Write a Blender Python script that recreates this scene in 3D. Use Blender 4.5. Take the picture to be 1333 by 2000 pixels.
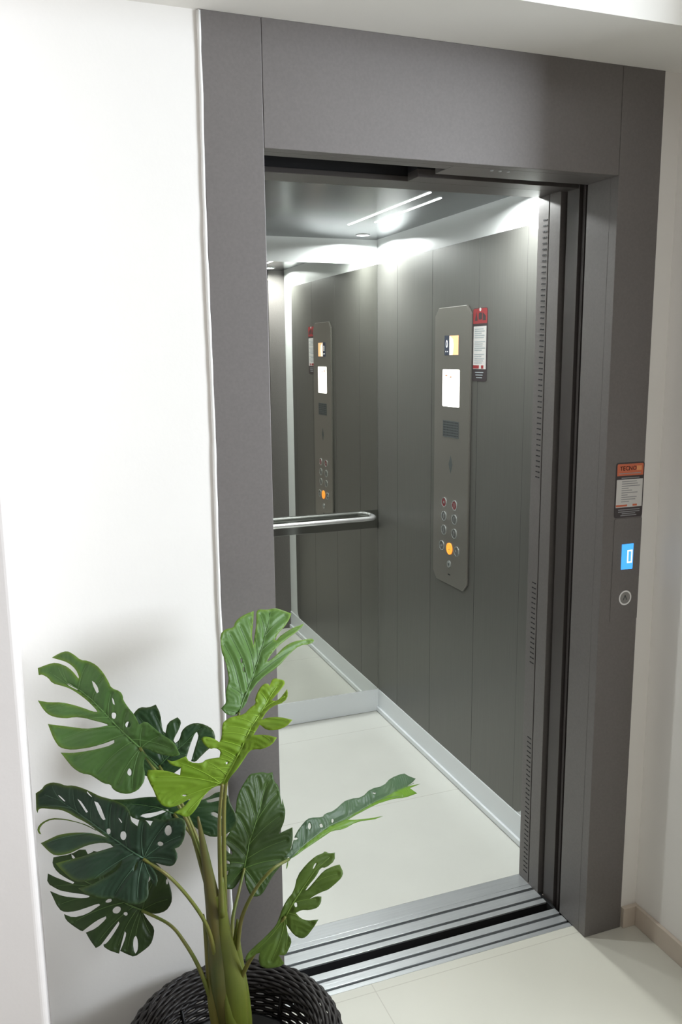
import bpy, bmesh, math, random
from math import sin, cos, pi, radians, sqrt, exp
from mathutils import Vector, Matrix
from mathutils.geometry import delaunay_2d_cdt
random.seed(7)
for o in list(bpy.data.objects): bpy.data.objects.remove(o)
S = bpy.context.scene
COL = S.collection

# ---------------------------------------------------------------- camera
cam_d = bpy.data.cameras.new('camera'); cam = bpy.data.objects.new('camera', cam_d); COL.objects.link(cam)
cam_d.sensor_fit = 'AUTO'; cam_d.sensor_width = 36.0; cam_d.lens = 1668.1 / 2000 * 36.0
F = Vector((0.3494, 0.9196, -0.1795)).normalized()
Rr = Vector((0.9341, -0.3570, -0.0106)); Rr = (Rr - F * Rr.dot(F)).normalized(); Uu = Rr.cross(F)
cam.matrix_world = Matrix(((Rr.x, Uu.x, -F.x, -0.4036), (Rr.y, Uu.y, -F.y, -1.8284), (Rr.z, Uu.z, -F.z, 1.6694), (0, 0, 0, 1)))
cam_d.clip_start = 0.05
S.camera = cam
S.view_settings.view_transform = 'Standard'; S.view_settings.look = 'None'
S.view_settings.exposure = 0.0; S.view_settings.gamma = 1.0; S.view_settings.use_curve_mapping = False

# ---------------------------------------------------------------- world and daylight
W = bpy.data.worlds.new('world'); S.world = W; W.use_nodes = True
bg = W.node_tree.nodes['Background']; bg.inputs['Color'].default_value = (1.0, 0.89, 0.77, 1); bg.inputs['Strength'].default_value = 0.23

def area(name, loc, target, w, h, power, color, spread=None):
    l = bpy.data.lights.new(name, 'AREA'); l.shape = 'RECTANGLE'; l.size = w; l.size_y = h; l.energy = power; l.color = color
    if spread: l.spread = spread
    o = bpy.data.objects.new(name, l); COL.objects.link(o); o.location = loc
    o.rotation_euler = (Vector(target) - Vector(loc)).to_track_quat('-Z', 'Y').to_euler(); return o
area('window_daylight', (3.40, -2.55, 2.05), (0.1, 0, 1.35), 1.25, 1.6, 222, (0.85, 0.925, 1.0))

# ---------------------------------------------------------------- materials
def mat(name, color, rough=0.5, metal=0.0, bump=None, var=0.0, vscale=8, stretch=None, spec=0.5, emis=None, estr=0.0, coat=0.0, transl=0.0, color2=None):
    m = bpy.data.materials.new(name); m.use_nodes = True; nt = m.node_tree; N = nt.nodes; L = nt.links
    b = N['Principled BSDF']
    b.inputs['Base Color'].default_value = (*color, 1); b.inputs['Roughness'].default_value = rough; b.inputs['Metallic'].default_value = metal
    b.inputs['Specular IOR Level'].default_value = spec; b.inputs['Coat Weight'].default_value = coat
    if emis: b.inputs['Emission Color'].default_value = (*emis, 1); b.inputs['Emission Strength'].default_value = estr
    tc = N.new('ShaderNodeTexCoord'); mp = N.new('ShaderNodeMapping'); L.new(tc.outputs['Object'], mp.inputs[0])
    if stretch: mp.inputs['Scale'].default_value = stretch
    if var or color2:
        n = N.new('ShaderNodeTexNoise'); n.inputs['Scale'].default_value = vscale; n.inputs['Detail'].default_value = 5; L.new(mp.outputs[0], n.inputs[0])
        r = N.new('ShaderNodeValToRGB'); c2 = color2 or tuple(min(1, c * (1 + var)) for c in color); c1 = color if color2 else tuple(c * (1 - var) for c in color)
        r.color_ramp.elements[0].position = .32; r.color_ramp.elements[1].position = .68
        r.color_ramp.elements[0].color = (*c1, 1); r.color_ramp.elements[1].color = (*c2, 1)
        L.new(n.outputs[0], r.inputs[0]); L.new(r.outputs[0], b.inputs['Base Color'])
    if bump:
        n2 = N.new('ShaderNodeTexNoise'); n2.inputs['Scale'].default_value = bump[0]; n2.inputs['Detail'].default_value = 6; L.new(mp.outputs[0], n2.inputs[0])
        bp = N.new('ShaderNodeBump'); bp.inputs['Strength'].default_value = bump[1]; bp.inputs['Distance'].default_value = 0.002
        L.new(n2.outputs[0], bp.inputs['Height']); L.new(bp.outputs[0], b.inputs['Normal'])
    if transl:
        t = N.new('ShaderNodeBsdfTranslucent'); mx = N.new('ShaderNodeMixShader'); mx.inputs[0].default_value = transl
        t.inputs[0].default_value = (color[0] * 1.4, color[1] * 1.5, color[2], 1)
        out = N['Material Output']; L.new(b.outputs[0], mx.inputs[1]); L.new(t.outputs[0], mx.inputs[2]); L.new(mx.outputs[0], out.inputs[0])
    return m

M = {}
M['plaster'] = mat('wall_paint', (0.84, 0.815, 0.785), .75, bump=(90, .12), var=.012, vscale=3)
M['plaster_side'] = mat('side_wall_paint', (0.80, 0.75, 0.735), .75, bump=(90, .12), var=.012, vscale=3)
M['ceil'] = mat('ceiling_paint', (0.80, 0.78, 0.74), .85, bump=(60, .08))
M['caulk'] = mat('white_caulk', (0.88, 0.87, 0.85), .5, bump=(25, .3))
M['base'] = mat('baseboard_tile', (0.60, 0.52, 0.44), .35, var=.03, vscale=14)
M['frame'] = mat('taupe_metal', (0.172, 0.158, 0.153), .42, .25, bump=(900, .06), var=.05, vscale=160, spec=.45)
M['post_dark'] = mat('dark_post_metal', (0.085, 0.075, 0.072), .4, .3)
M['frame_dark'] = mat('taupe_metal_inner', (0.105, 0.094, 0.090), .38, .3, bump=(500, .04))
M['black'] = mat('dark_void', (0.012, 0.012, 0.014), .8)
M['alu'] = mat('brushed_aluminium', (0.66, 0.68, 0.70), .31, .68, bump=(60, .12), var=.06, vscale=30, stretch=(.15, 6, 6))
M['groove'] = mat('sill_groove', (0.07, 0.075, 0.08), .5, .6)
M['panel'] = mat('brushed_steel_panel', (0.163, 0.160, 0.147), .40, .55, bump=(40, .05), var=.04, vscale=26, stretch=(12, 12, .25))
M['white'] = mat('white_lacquer', (0.82, 0.84, 0.83), .35)
M['skirt'] = mat('white_skirting', (0.84, 0.87, 0.89), .4, 0)
M['mirror'] = mat('mirror_glass', (0.74, 0.75, 0.71), .012, 1.0)
M['steelband'] = mat('polished_band', (0.36, 0.37, 0.35), .10, 1.0)
M['chrome'] = mat('satin_chrome', (0.90, 0.90, 0.90), .26, .75)
M['ceilpanel'] = mat('dark_ceiling_metal', (0.115, 0.125, 0.135), .22, 1.0, bump=(30, .04))
M['cop'] = mat('control_panel_steel', (0.25, 0.238, 0.215), .30, .6, bump=(40, .04), stretch=(8, 8, .3))
M['copdark'] = mat('panel_recess', (0.07, 0.08, 0.08), .5)
M['ring'] = mat('button_ring', (0.62, 0.65, 0.64), .25, .7)
M['btn'] = mat('button_face', (0.12, 0.12, 0.115), .4, .4)
M['redbtn'] = mat('red_button', (0.17, 0.025, 0.03), .4)
M['orange'] = mat('lit_orange', (0.9, 0.35, 0.05), .4, emis=(1.0, 0.30, 0.03), estr=1.0)
M['screen'] = mat('lit_white_screen', (0.8, 0.8, 0.78), .2, emis=(1, .96, .9), estr=2.2)
M['warmscreen'] = mat('lit_orange_screen', (0.8, 0.5, 0.3), .2, emis=(1.0, .50, .22), estr=.95)
M['warmscreen2'] = mat('lit_cream_screen', (0.9, 0.8, 0.7), .2, emis=(1.0, .85, .68), estr=1.1)
M['navy'] = mat('dark_screen', (0.015, 0.02, 0.035), .15, emis=(.03, .04, .07), estr=.6)
M['glyph'] = mat('lit_white_glyph', (0.9, 0.9, 0.9), .3, emis=(1, 1, 1), estr=.9)
M['blue'] = mat('lit_blue_screen', (0.05, 0.3, 0.9), .2, emis=(.07, .42, 1.0), estr=.95)
M['led'] = mat('led_light', (1, 1, 1), .3, emis=(.93, 1.0, 1.0), estr=14)
M['ledline'] = mat('led_strip_light', (1, 1, 1), .3, emis=(.93, 1.0, 1.0), estr=3.2)
M['stripe'] = mat('led_slim_strip', (1, 1, 1), .3, emis=(.95, 1.0, 1.0), estr=5)
M['greybutton'] = mat('grey_steel_button', (0.30, 0.29, 0.28), .35, .6)
M['stk_dark'] = mat('sticker_dark', (0.045, 0.035, 0.038), .3)
M['stk_white'] = mat('sticker_white', (0.66, 0.64, 0.62), .35)
M['stk_orange'] = mat('sticker_orange', (0.62, 0.15, 0.07), .35)
M['stk_peach'] = mat('sticker_light_orange', (0.80, 0.33, 0.14), .35)
M['stk_red'] = mat('sticker_red', (0.32, 0.028, 0.033), .35)
M['stk_grey'] = mat('sticker_print', (0.30, 0.30, 0.31), .5)
M['stk_teal'] = mat('sticker_print_teal', (0.36, 0.40, 0.42), .5)
M['wicker'] = mat('dark_wicker', (0.025, 0.021, 0.020), .5, bump=(300, .2), var=.25, vscale=60)
M['wickerblack'] = mat('black_rib', (0.012, 0.011, 0.012), .5)
M['potblack'] = mat('black_plastic', (0.012, 0.012, 0.013), .45)
M['soil'] = mat('dark_soil', (0.012, 0.010, 0.009), .95, bump=(200, .9), var=.4, vscale=80)
M['stem'] = mat('green_stem', (0.105, 0.140, 0.014), .45, bump=(30, .25), color2=(0.15, 0.165, 0.020), vscale=14, stretch=(3, 3, .5))
M['stemdark'] = mat('dark_green_sheath', (0.052, 0.090, 0.018), .45, color2=(0.125, 0.105, 0.024), vscale=9, stretch=(3, 3, .6))
M['petiole'] = mat('green_petiole', (0.11, 0.15, 0.02), .45, color2=(0.19, 0.17, 0.04), vscale=18, stretch=(2, 2, .6))

def floor_mat(name, color, xs, ys, gx, gy, rough):
    """porcelain tile: joints along x every gx from xs, along y every gy from ys"""
    m = mat(name, color, rough, var=.025, vscale=3, coat=.15); nt = m.node_tree; N = nt.nodes; L = nt.links; b = N['Principled BSDF']
    ramp = b.inputs['Base Color'].links[0].from_node
    tc = N.new('ShaderNodeTexCoord'); sp = N.new('ShaderNodeSeparateXYZ'); L.new(tc.outputs['Object'], sp.inputs[0])
    def line(out, s, g):
        a = N.new('ShaderNodeMath'); a.operation = 'SUBTRACT'; L.new(out, a.inputs[0]); a.inputs[1].default_value = s - g / 2
        w = N.new('ShaderNodeMath'); w.operation = 'FLOORED_MODULO'; L.new(a.outputs[0], w.inputs[0]); w.inputs[1].default_value = g
        d = N.new('ShaderNodeMath'); d.operation = 'SUBTRACT'; L.new(w.outputs[0], d.inputs[0]); d.inputs[1].default_value = g / 2
        e = N.new('ShaderNodeMath'); e.operation = 'ABSOLUTE'; L.new(d.outputs[0], e.inputs[0])
        f = N.new('ShaderNodeMath'); f.operation = 'LESS_THAN'; L.new(e.outputs[0], f.inputs[0]); f.inputs[1].default_value = .0013
        return f
    lx = line(sp.outputs['X'], xs, gx); ly = line(sp.outputs['Y'], ys, gy)
    mxx = N.new('ShaderNodeMath'); mxx.operation = 'MAXIMUM'; L.new(lx.outputs[0], mxx.inputs[0]); L.new(ly.outputs[0], mxx.inputs[1])
    sc = N.new('ShaderNodeMath'); sc.operation = 'MULTIPLY'; L.new(mxx.outputs[0], sc.inputs[0]); sc.inputs[1].default_value = .45
    mix = N.new('ShaderNodeMixRGB'); L.new(sc.outputs[0], mix.inputs[0]); L.new(ramp.outputs[0], mix.inputs[1]); mix.inputs[2].default_value = (.36, .33, .28, 1)
    L.new(mix.outputs[0], b.inputs['Base Color']); return m
M['floor'] = floor_mat('hall_porcelain', (0.62, 0.605, 0.535), .385, .025, 1.2, .6, .32)
M['carfloor'] = floor_mat('car_porcelain', (0.70, 0.70, 0.655), -.4, .514, 6.0, .632, .22)

# ---------------------------------------------------------------- helpers
ROOT = {}
def origin(o):
    while o.parent: o = o.parent
    return Vector(ROOT.get(o.name, (0, 0, 0)))
def meta(o, label=None, cat=None, group=None, kind=None):
    if label: o['label'] = label
    if cat: o['category'] = cat
    if group: o['group'] = group
    if kind: o['kind'] = kind
    return o
def thing(name, loc, label, cat, group=None):
    o = bpy.data.objects.new(name, None); COL.objects.link(o); o.location = loc; o.empty_display_size = .05
    ROOT[o.name] = tuple(loc); return meta(o, label, cat, group)
class MB:
    """collects shapes (world coordinates) that become ONE mesh object"""
    def __init__(s): s.v = []; s.f = []; s.m = []; s.sm = []
    def add(s, vs, fs, mi=0, smooth=False):
        b = len(s.v); s.v += [tuple(v) for v in vs]
        for f in fs: s.f.append(tuple(b + i for i in f)); s.m.append(mi); s.sm.append(smooth)
        return s
    def box(s, x0, x1, y0, y1, z0, z1, mi=0):
        v = [(x0, y0, z0), (x1, y0, z0), (x1, y1, z0), (x0, y1, z0), (x0, y0, z1), (x1, y0, z1), (x1, y1, z1), (x0, y1, z1)]
        return s.add(v, [(0, 3, 2, 1), (4, 5, 6, 7), (0, 1, 5, 4), (1, 2, 6, 5), (2, 3, 7, 6), (3, 0, 4, 7)], mi)
    def prism(s, poly, fr, d0, d1, mi=0):
        """2-D polygon in frame fr=(origin,right,up,normal), extruded from d0 to d1 along the normal"""
        o, r, u, n = fr; k = len(poly)
        v = [o + r * a + u * b + n * d0 for a, b in poly] + [o + r * a + u * b + n * d1 for a, b in poly]
        return s.add(v, [tuple(range(k))[::-1], tuple(range(k, 2 * k))] + [(i, (i + 1) % k, k + (i + 1) % k, k + i) for i in range(k)], mi)
    def tube(s, pts, rad, n=8, mi=0, caps=True, closed=False, flat=1.0, smooth=True):
        P = [Vector(p) for p in pts]; k = len(P); R = rad if isinstance(rad, (list, tuple)) else [rad] * k
        vs = []; ref = None
        for i, p in enumerate(P):
            t = (P[(i + 1) % k] - P[i - 1]) if closed else (P[min(i + 1, k - 1)] - P[max(i - 1, 0)])
            t.normalize()
            if ref is None: ref = Vector((0, 0, 1)) if abs(t.z) < .9 else Vector((1, 0, 0))
            a = (ref - t * ref.dot(t)).normalized(); ref = a; b = t.cross(a)
            for j in range(n):
                q = 2 * pi * j / n; vs.append(p + a * cos(q) * R[i] + b * sin(q) * R[i] * flat)
        fs = []
        for i in range(k if closed else k - 1):
            for j in range(n):
                i2 = (i + 1) % k; j2 = (j + 1) % n
                fs.append((i * n + j, i * n + j2, i2 * n + j2, i2 * n + j))
        if caps and not closed: fs += [tuple(range(n))[::-1], tuple(range((k - 1) * n, k * n))]
        return s.add(vs, fs, mi, smooth)
    def ring(s, fr, cx, cy, r0, r1, d0, d1, mi=0, n=28, a0=0, a1=2 * pi):
        o, r, u, nn = fr; full = abs(a1 - a0 - 2 * pi) < 1e-6; k = n if full else n + 1; vs = []
        for i in range(k):
            q = a0 + (a1 - a0) * i / n
            for rr, d in ((r0, d0), (r1, d0), (r1, d1), (r0, d1)): vs.append(o + r * (cx + rr * cos(q)) + u * (cy + rr * sin(q)) + nn * d)
        fs = []
        for i in range(n):
            j = (i + 1) % k
            for c in range(4): fs.append((i * 4 + c, j * 4 + c, j * 4 + (c + 1) % 4, i * 4 + (c + 1) % 4))
        return s.add(vs, fs, mi)
    def disc(s, fr, cx, cy, rad, d0, d1, mi=0, n=28, ry=None):
        return s.prism([(cx + rad * cos(2 * pi * i / n), cy + (ry or rad) * sin(2 * pi * i / n)) for i in range(n)], fr, d0, d1, mi)
    def lathe(s, c, prof, n=40, mi=0, smooth=True):
        vs = [(c[0] + r * cos(2 * pi * j / n), c[1] + r * sin(2 * pi * j / n), c[2] + z) for r, z in prof for j in range(n)]
        fs = [(i * n + j, i * n + (j + 1) % n, (i + 1) * n + (j + 1) % n, (i + 1) * n + j) for i in range(len(prof) - 1) for j in range(n)]
        return s.add(vs, fs, mi, smooth)
    def build(s, name, mats, parent=None, bevel=0, label=None):
        me = bpy.data.meshes.new(name)
        off = origin(parent) if parent else Vector((0, 0, 0))
        me.from_pydata([tuple(Vector(v) - off) for v in s.v], [], s.f)
        if not isinstance(mats, (list, tuple)): mats = [mats]
        for m in mats: me.materials.append(M[m] if isinstance(m, str) else m)
        me.polygons.foreach_set('material_index', s.m); me.polygons.foreach_set('use_smooth', s.sm)
        bm = bmesh.new(); bm.from_mesh(me); bmesh.ops.recalc_face_normals(bm, faces=bm.faces); bm.to_mesh(me); bm.free(); me.update()
        o = bpy.data.objects.new(name, me); COL.objects.link(o)
        if parent: o.parent = parent
        if bevel:
            b = o.modifiers.new('bevel', 'BEVEL'); b.width = bevel; b.segments = 2; b.limit_method = 'ANGLE'
        if label: o['label'] = label
        return o
def text_mb(mb, txt, fr, x, y, size, d, mi=0, sx=1.0, align='CENTER'):
    cu = bpy.data.curves.new('t', 'FONT'); cu.body = txt; cu.size = size; cu.align_x = align; cu.align_y = 'CENTER'; cu.resolution_u = 3
    ob = bpy.data.objects.new('t', cu); COL.objects.link(ob)
    dg = bpy.context.evaluated_depsgraph_get(); dg.update(); me = bpy.data.meshes.new_from_object(ob.evaluated_get(dg))
    o, r, u, n = fr
    mb.add([o + r * (x + v.co.x * sx) + u * (y + v.co.y) + n * d for v in me.vertices], [tuple(p.vertices) for p in me.polygons], mi)
    bpy.data.objects.remove(ob); bpy.data.meshes.remove(me); bpy.data.curves.remove(cu)
def rrect(x0, x1, y0, y1, r, n=5, corners=(1, 1, 1, 1)):
    out = []
    for k, (cx, cy, a) in enumerate(((x1 - r, y0 + r, -pi / 2), (x1 - r, y1 - r, 0), (x0 + r, y1 - r, pi / 2), (x0 + r, y0 + r, pi))):
        if corners[k]: out += [(cx + r * cos(a + pi / 2 * i / n), cy + r * sin(a + pi / 2 * i / n)) for i in range(n + 1)]
        else: out.append(((x1, y0), (x1, y1), (x0, y1), (x0, y0))[k])
    return out
V = Vector
def FRONT(y): return (V((0, y, 0)), V((1, 0, 0)), V((0, 0, 1)), V((0, -1, 0)))            # a face looking at the hall
def SIDE(x): return (V((x, 0, 0)), V((0, -1, 0)), V((0, 0, 1)), V((-1, 0, 0)))              # a face looking at -x; its 2-D x is -y

# ---------------------------------------------------------------- dimensions (metres)
A_, C_, W_ = .1274, 1.0322, 1.1589     # left jamb inner edge, right jamb inner edge, frame width
H_, HO, RV = 2.3522, 2.10, .1215       # soffit height, opening height, reveal depth
XR, XL, YB, YF = 1.1224, .030, 1.7103, .335   # car: right wall, left wall, back wall, inner front
ZC, ZP, ZS = 2.1605, 2.0606, .110      # car ceiling, top of wall panels, skirting height

# ================================================================ SETTING
def struct(mb, name, m, bevel=0): return meta(mb.build(name, m, None, bevel), kind='structure')
struct(MB().box(-1.4, 3.4, -4.2, .055, -.10, 0), 'floor', 'floor')
struct(MB().box(-.43, 0, .004, .16, 0, H_ + .3), 'wall_front', 'plaster')
struct(MB().box(W_, 1.216, .003, .16, 0, H_ + .3), 'wall_front_right', 'plaster')
struct(MB().box(1.216, 1.34, -.55, .16, 0, 2.95), 'wall_right', 'plaster')
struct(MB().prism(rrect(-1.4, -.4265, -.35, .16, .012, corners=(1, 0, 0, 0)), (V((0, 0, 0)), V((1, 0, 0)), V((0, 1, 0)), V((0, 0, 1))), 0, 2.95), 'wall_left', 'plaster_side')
struct(MB().box(-.4265, 1.216, -.250, .029, H_, 2.95), 'ceiling_soffit', 'ceil')
struct(MB().box(-1.4, 3.4, -4.2, -.02, 2.95, 3.05), 'ceiling', 'ceil')
b = MB(); b.box(W_ + .004, 1.216, -.0113, .003, 0, .0634); struct(b, 'baseboard_front', 'base', .0015)
b = MB(); b.box(1.2045, 1.216, -.55, -.0113, 0, .0634); struct(b, 'baseboard_right', 'base', .0015)
b = MB(); b.box(-.4265, -.006, -.0113, .004, 0, .0634); struct(b, 'baseboard_left', 'base', .0015)
struct(MB().box(1.3405, 3.4, .03, .16, 0, 2.9495), 'wall_recess', 'plaster')
# added unseen half-height wall, blocks window light from the lower front wall
struct(MB().box(1.15, 3.0, -1.42, -1.32, 0, 1.08), 'wall_stair', 'plaster', .004)
# irregular bead of caulk down the left edge of the frame
b = MB(); pts = []; rad = []
for i in range(60):
    z = .064 + (H_ - .066) * i / 59; pts.append((-.0025 + .0012 * sin(z * 9) + random.uniform(-.0005, .0005), .001, z)); rad.append(.0042 + random.uniform(-.0005, .0006))
b.tube(pts, rad, 8); struct(b, 'trim_1', 'caulk')
# ================================================================ LIFT DOOR FRAME
t = thing('door_frame', (.58, 0, 0), 'taupe metal lift door frame with wide header, against the white wall', 'door frame')
b = MB(); b.box(0, A_ - .0008, -.002, .028, 0, H_); b.box(A_ - .026, A_ - .0008, .028, RV, 0, HO + .03); b.build('jamb', 'frame', t, .0012, 'left jamb of the frame')
b = MB(); b.box(C_ + .0008, W_, -.002, .028, 0, H_); b.box(C_ + .0008, C_ + .026, .028, RV, 0, HO + .03); b.build('jamb', 'frame', t, .0012, 'right jamb of the frame')
b = MB(); b.box(A_, C_, -.002, .028, HO, H_)
b.box(A_, .590, .028, .064, HO, HO + .02); b.box(.590, C_, .028, RV, HO, HO + .02)
b.build('header', 'frame', t, .0012)
for x in (.700, .722, .745):
    b = MB(); b.disc((V((0, 0, HO)), V((1, 0, 0)), V((0, 1, 0)), V((0, 0, -1))), x, .042, .004, -.001, .0018); b.build('screw', 'alu', t)

# ================================================================ SILLS
def sill(name, y0, y1, x0, x1, grooves, thin, label):
    t = thing(name, ((x0 + x1) / 2, (y0 + y1) / 2, -.03), label, 'sill')
    prof = [(y0, -.03)]; y = y0; prof.append((y0, 0))
    for g0, g1 in grooves: prof += [(g0, 0), (g0, -.011), (g1, -.011), (g1, 0)]
    prof += [(y1, 0), (y1, -.03)]
    fr = (V((0, 0, 0)), V((0, 1, 0)), V((0, 0, 1)), V((1, 0, 0)))
    # track plate as solid ribs between the grooves
    b = MB(); edges = [y0] + [q for g in grooves for q in g] + [y1]
    for i in range(0, len(edges), 2): b.box(x0, x1, edges[i], edges[i + 1], -.0055, 0)
    b.build('track_plate', 'alu', t, .0006)
    for g0, g1 in grooves:
        b = MB(); b.box(x0, x1, g0 + .0003, g1 - .0003, -.0055, -.0040); b.build('groove', 'groove', t)
    b = MB(); b.box(x0, x1, y0 + .0006, y1 - .0006, -.20, -.0058); b.build('apron', 'black', t)  # black box under the plate, its colour stands in for the gap's darkness
    return t
sill('landing_sill', .0562, .1435, A_, C_, [(.0720, .0810), (.1080, .1190)], None, 'ribbed aluminium sill at the hall floor edge, in front of the dark gap')
sill('car_sill', .1797, .3352, A_, 1.0265, [(.1985, .2090), (.2465, .2580), (.2760, .2772)], None, 'wider ribbed aluminium sill on the lift car side, behind the dark gap')
struct(MB().box(-.03, W_ + .15, .056, 1.9, -.56, -.5), 'floor_pit', 'black')
struct(MB().box(W_ + .031, W_ + .15, .16, .36, -.5, 2.6), 'wall_shaft_side', 'black')
# lift shaft around the gap and behind the frame
b = MB(); b.box(W_ + .02, W_ + .03, .03, .34, -.5, 2.6); b.box(-.03, -.02, .03, .34, -.5, 2.6); b.box(-.03, W_ + .03, .03, 1.9, 2.55, 2.6)
b.box(-.03, W_ + .03, .030, .055, -.5, -.101); struct(b, 'wall_shaft', 'black')

# ================================================================ LANDING AND CAR DOOR POSTS
t = thing('landing_door_surround', (C_ + .03, .15, 0), 'narrow dark taupe inner post and head track between the frame and the lift car', 'door post')
b = MB(); b.box(1.0365, 1.12, .160, .213, -.02, HO + .10); b.build('post', 'post_dark', t, .001)
b = MB(); b.box(1.0460, 1.12, .146, .156, -.02, HO + .10); b.build('post_lip', 'post_dark', t, .001)
b = MB(); b.box(1.0270, 1.13, .1445, .2270, -.30, -.021); b.box(1.0270, 1.0362, .1445, .2270, -.021, -.001); b.box(1.070, 1.12, .124, .1440, -.3, HO + .06); b.build('sill_end_cover', 'black', t)  # added black blocks, painting the gaps at the sill end and post dark
b = MB(); b.box(.565, 1.12, .166, .2235, HO, HO + .02); b.build('lintel', 'frame_dark', t, .001)
b = MB(); b.box(.565, 1.12, .168, .2225, HO + .0205, HO + .10); b.build('lintel_cover', 'black', t)  # black block, colour stands in for the shade above the lintel
b = MB(); b.box(A_ - .02, 1.13, .125, .132, HO + .07, 2.5); b.box(A_ - .02, .589, .066, .125, HO + .07, HO + .08); b.build('track_cover', 'black', t)  # black sheets stand in for the unlit door-track void
t = thing('car_door_surround', (1.06, .28, 0), 'dark metal car door post with a column of short slots, beside the car wall', 'door post')
b = MB(); b.box(1.0260, 1.12, .2275, .2785, -.01, HO + .10); b.build('door_edge', 'frame', t, .0012)
post = MB().box(1.0265, 1.1264, .2835, YF, 0, ZC + .04).build('post', 'frame', t, .001)
b = MB()
for z0, z1 in ((1.31, 2.05), (.735, .995), (.03, .50)):
    k = int((z1 - z0) / .0158)
    for i in range(k + 1):
        z = z0 + i * .0158
        b.box(1.0258, 1.0268, .2895, .2985, z, z + .0032); b.box(1.0258, 1.0268, .3005, .3095, z + .0006, z + .0038)
b.build('slots', 'black', post)
b = MB(); b.box(1.030, 1.12, .2785, .2835, 0, HO + .1); b.build('gap_seal', 'black', t)  # black strip, colour stands in for the dark slit between the posts
b = MB(); b.box(A_ - .02, 1.0265, .238, YF, HO + .003, HO + .016); b.build('lintel', 'frame_dark', t, .001)
b = MB(); b.box(A_ - .02, 1.0265, .2400, YF, HO + .016, ZC + .04); b.build('lintel_cover', 'black', t)  # added black block, puts the darkness over the car lintel into colour
b = MB(); b.box(XL - .004, A_ + .003, .2275, YF, 0, ZC + .04); b.build('left_post', 'frame', t, .001)

# ================================================================ LIFT CAR
car = thing('lift_car', (.576, 1.02, 0), 'open lift car lined with dark brushed panels, pale tiled floor and white trim', 'lift')
MB().box(XL - .02, XR + .02, .3356, YB + .02, -.03, 0).build('car_floor', 'carfloor', car)
MB().box(XR + .0085, XR + .03, YF + .0005, YB + .03, 0, 2.27).build('side_wall', 'white', car, label='white right side wall behind the dark panels')
MB().box(XL - .03, XL - .0085, YF + .0005, YB + .03, 0, 2.27).build('side_wall', 'white', car, label='white left side wall behind the dark panels')
MB().box(XL - .0085, XR + .0085, YB + .0065, YB + .03, 0, 2.27).build('back_wall', 'white', car)
MB().box(XL - .03, XR + .03, YF + .0005, YB + .03, 2.27, 2.29).build('roof', 'white', car)
# white facing above the panels, standing slightly proud
for sx, nm in ((1, 'right'), (-1, 'left')):
    xw = XR if sx > 0 else XL
    a, c = (xw + .0015, xw + .0085) if sx > 0 else (xw - .0085, xw - .0015)
    MB().box(a, c, YF + .0005, YB + .0065, 0, 2.27).build('facing', 'white', car)
    ed = [.468, .826, 1.178, 1.498, YB - .0005]
    for i in range(4):
        y0, y1 = ed[i] + (.0011 if i else 0), ed[i + 1] - (.0011 if i < 3 else 0)
        fr = SIDE(xw) if sx > 0 else (V((xw, 0, 0)), V((0, -1, 0)), V((0, 0, 1)), V((1, 0, 0)))
        poly = rrect(-y1, -y0, ZS, ZP, .050, corners=(1, 1, 0, 0)) if i == 0 else [(-y1, ZS), (-y0, ZS), (-y0, ZP), (-y1, ZP)]
        b = MB(); b.prism(poly, fr, -.0014, .0006); b.build('wall_panel', 'panel', car, .0005)
    for y in ed[1:4] + [.530]:
        e_ = .006 if y < .6 else 0; w_ = .0004 if e_ else .0011
        b = MB(); q0, q1 = sorted((xw - sx * (.0007 if e_ else 0), xw + sx * .0014)); b.box(q0, q1, y - w_, y + w_, ZS + e_, ZP - e_); b.build('seam', 'black', car)
    # skirting with a bead at the floor
    q0, q1 = sorted((xw - sx * .0035, xw + sx * .0015)); b = MB(); b.box(q0, q1, YF, YB, .024, ZS - .0005)
    q0, q1 = sorted((xw - sx * .0120, xw + sx * .0015)); b.box(q0, q1, YF, YB, .003, .024)
    b.build('skirting', 'skirt', car, .002)
MB().box(XL, XR, YB - .003, YB + .0065, .002, ZS).build('skirting', 'skirt', car, .001)
MB().box(XL, XR, YB, YB + .0064, ZP, ZC + .06).build('facing', 'white', car)
cp = MB().box(XL + .010, XR - .010, YF + .002, YB - .010, ZC, ZC + .012).build('ceiling_panel', 'ceilpanel', car, .001)
# light strips hidden above the ceiling panel's edges
b = MB(); b.box(XR - .018, XR - .012, YF + .02, YB - .02, ZC + .030, ZC + .036); b.build('cove_light', 'ledline', car)
b = MB(); b.box(XL + .012, XL + .018, YF + .02, YB - .02, ZC + .030, ZC + .036); b.build('cove_light', 'ledline', car)
b = MB(); b.box(XL + .03, XR - .03, YB - .018, YB - .012, ZC + .030, ZC + .036); b.build('cove_light', 'ledline', car)

# mirror, band and handrail on the back wall
b = MB(); b.box(XL + .001, XR - .001, YB - .0005, YB + .0064, ZS + .0005, ZP - .0005)
meta(b.build('mirror', 'mirror'), 'tall wall mirror filling the back of the lift car', 'mirror')
t = thing('handrail', (.576, YB - .035, .93), 'satin steel handrail on a polished band across the mirror', 'handrail')
MB().box(XL + .002, XR - .002, YB - .004, YB - .0006, .893, .977).build('mounting_band', 'steelband', t, .0008)
pts = []; rr = .045
x1, x0, yt, zt = 1.086, .066, 1.640, .951
pts.append((x0, YB - .004, zt))
for i in range(9): a = pi / 2 * i / 8; pts.append((x0 + rr - rr * cos(a), yt + rr - rr * sin(a), zt))
for i in range(1, 8): pts.append((x0 + rr + (x1 - x0 - 2 * rr) * i / 8, yt, zt))
for i in range(9): a = pi / 2 * i / 8; pts.append((x1 - rr + rr * sin(a), yt + rr - rr * cos(a), zt))
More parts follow.
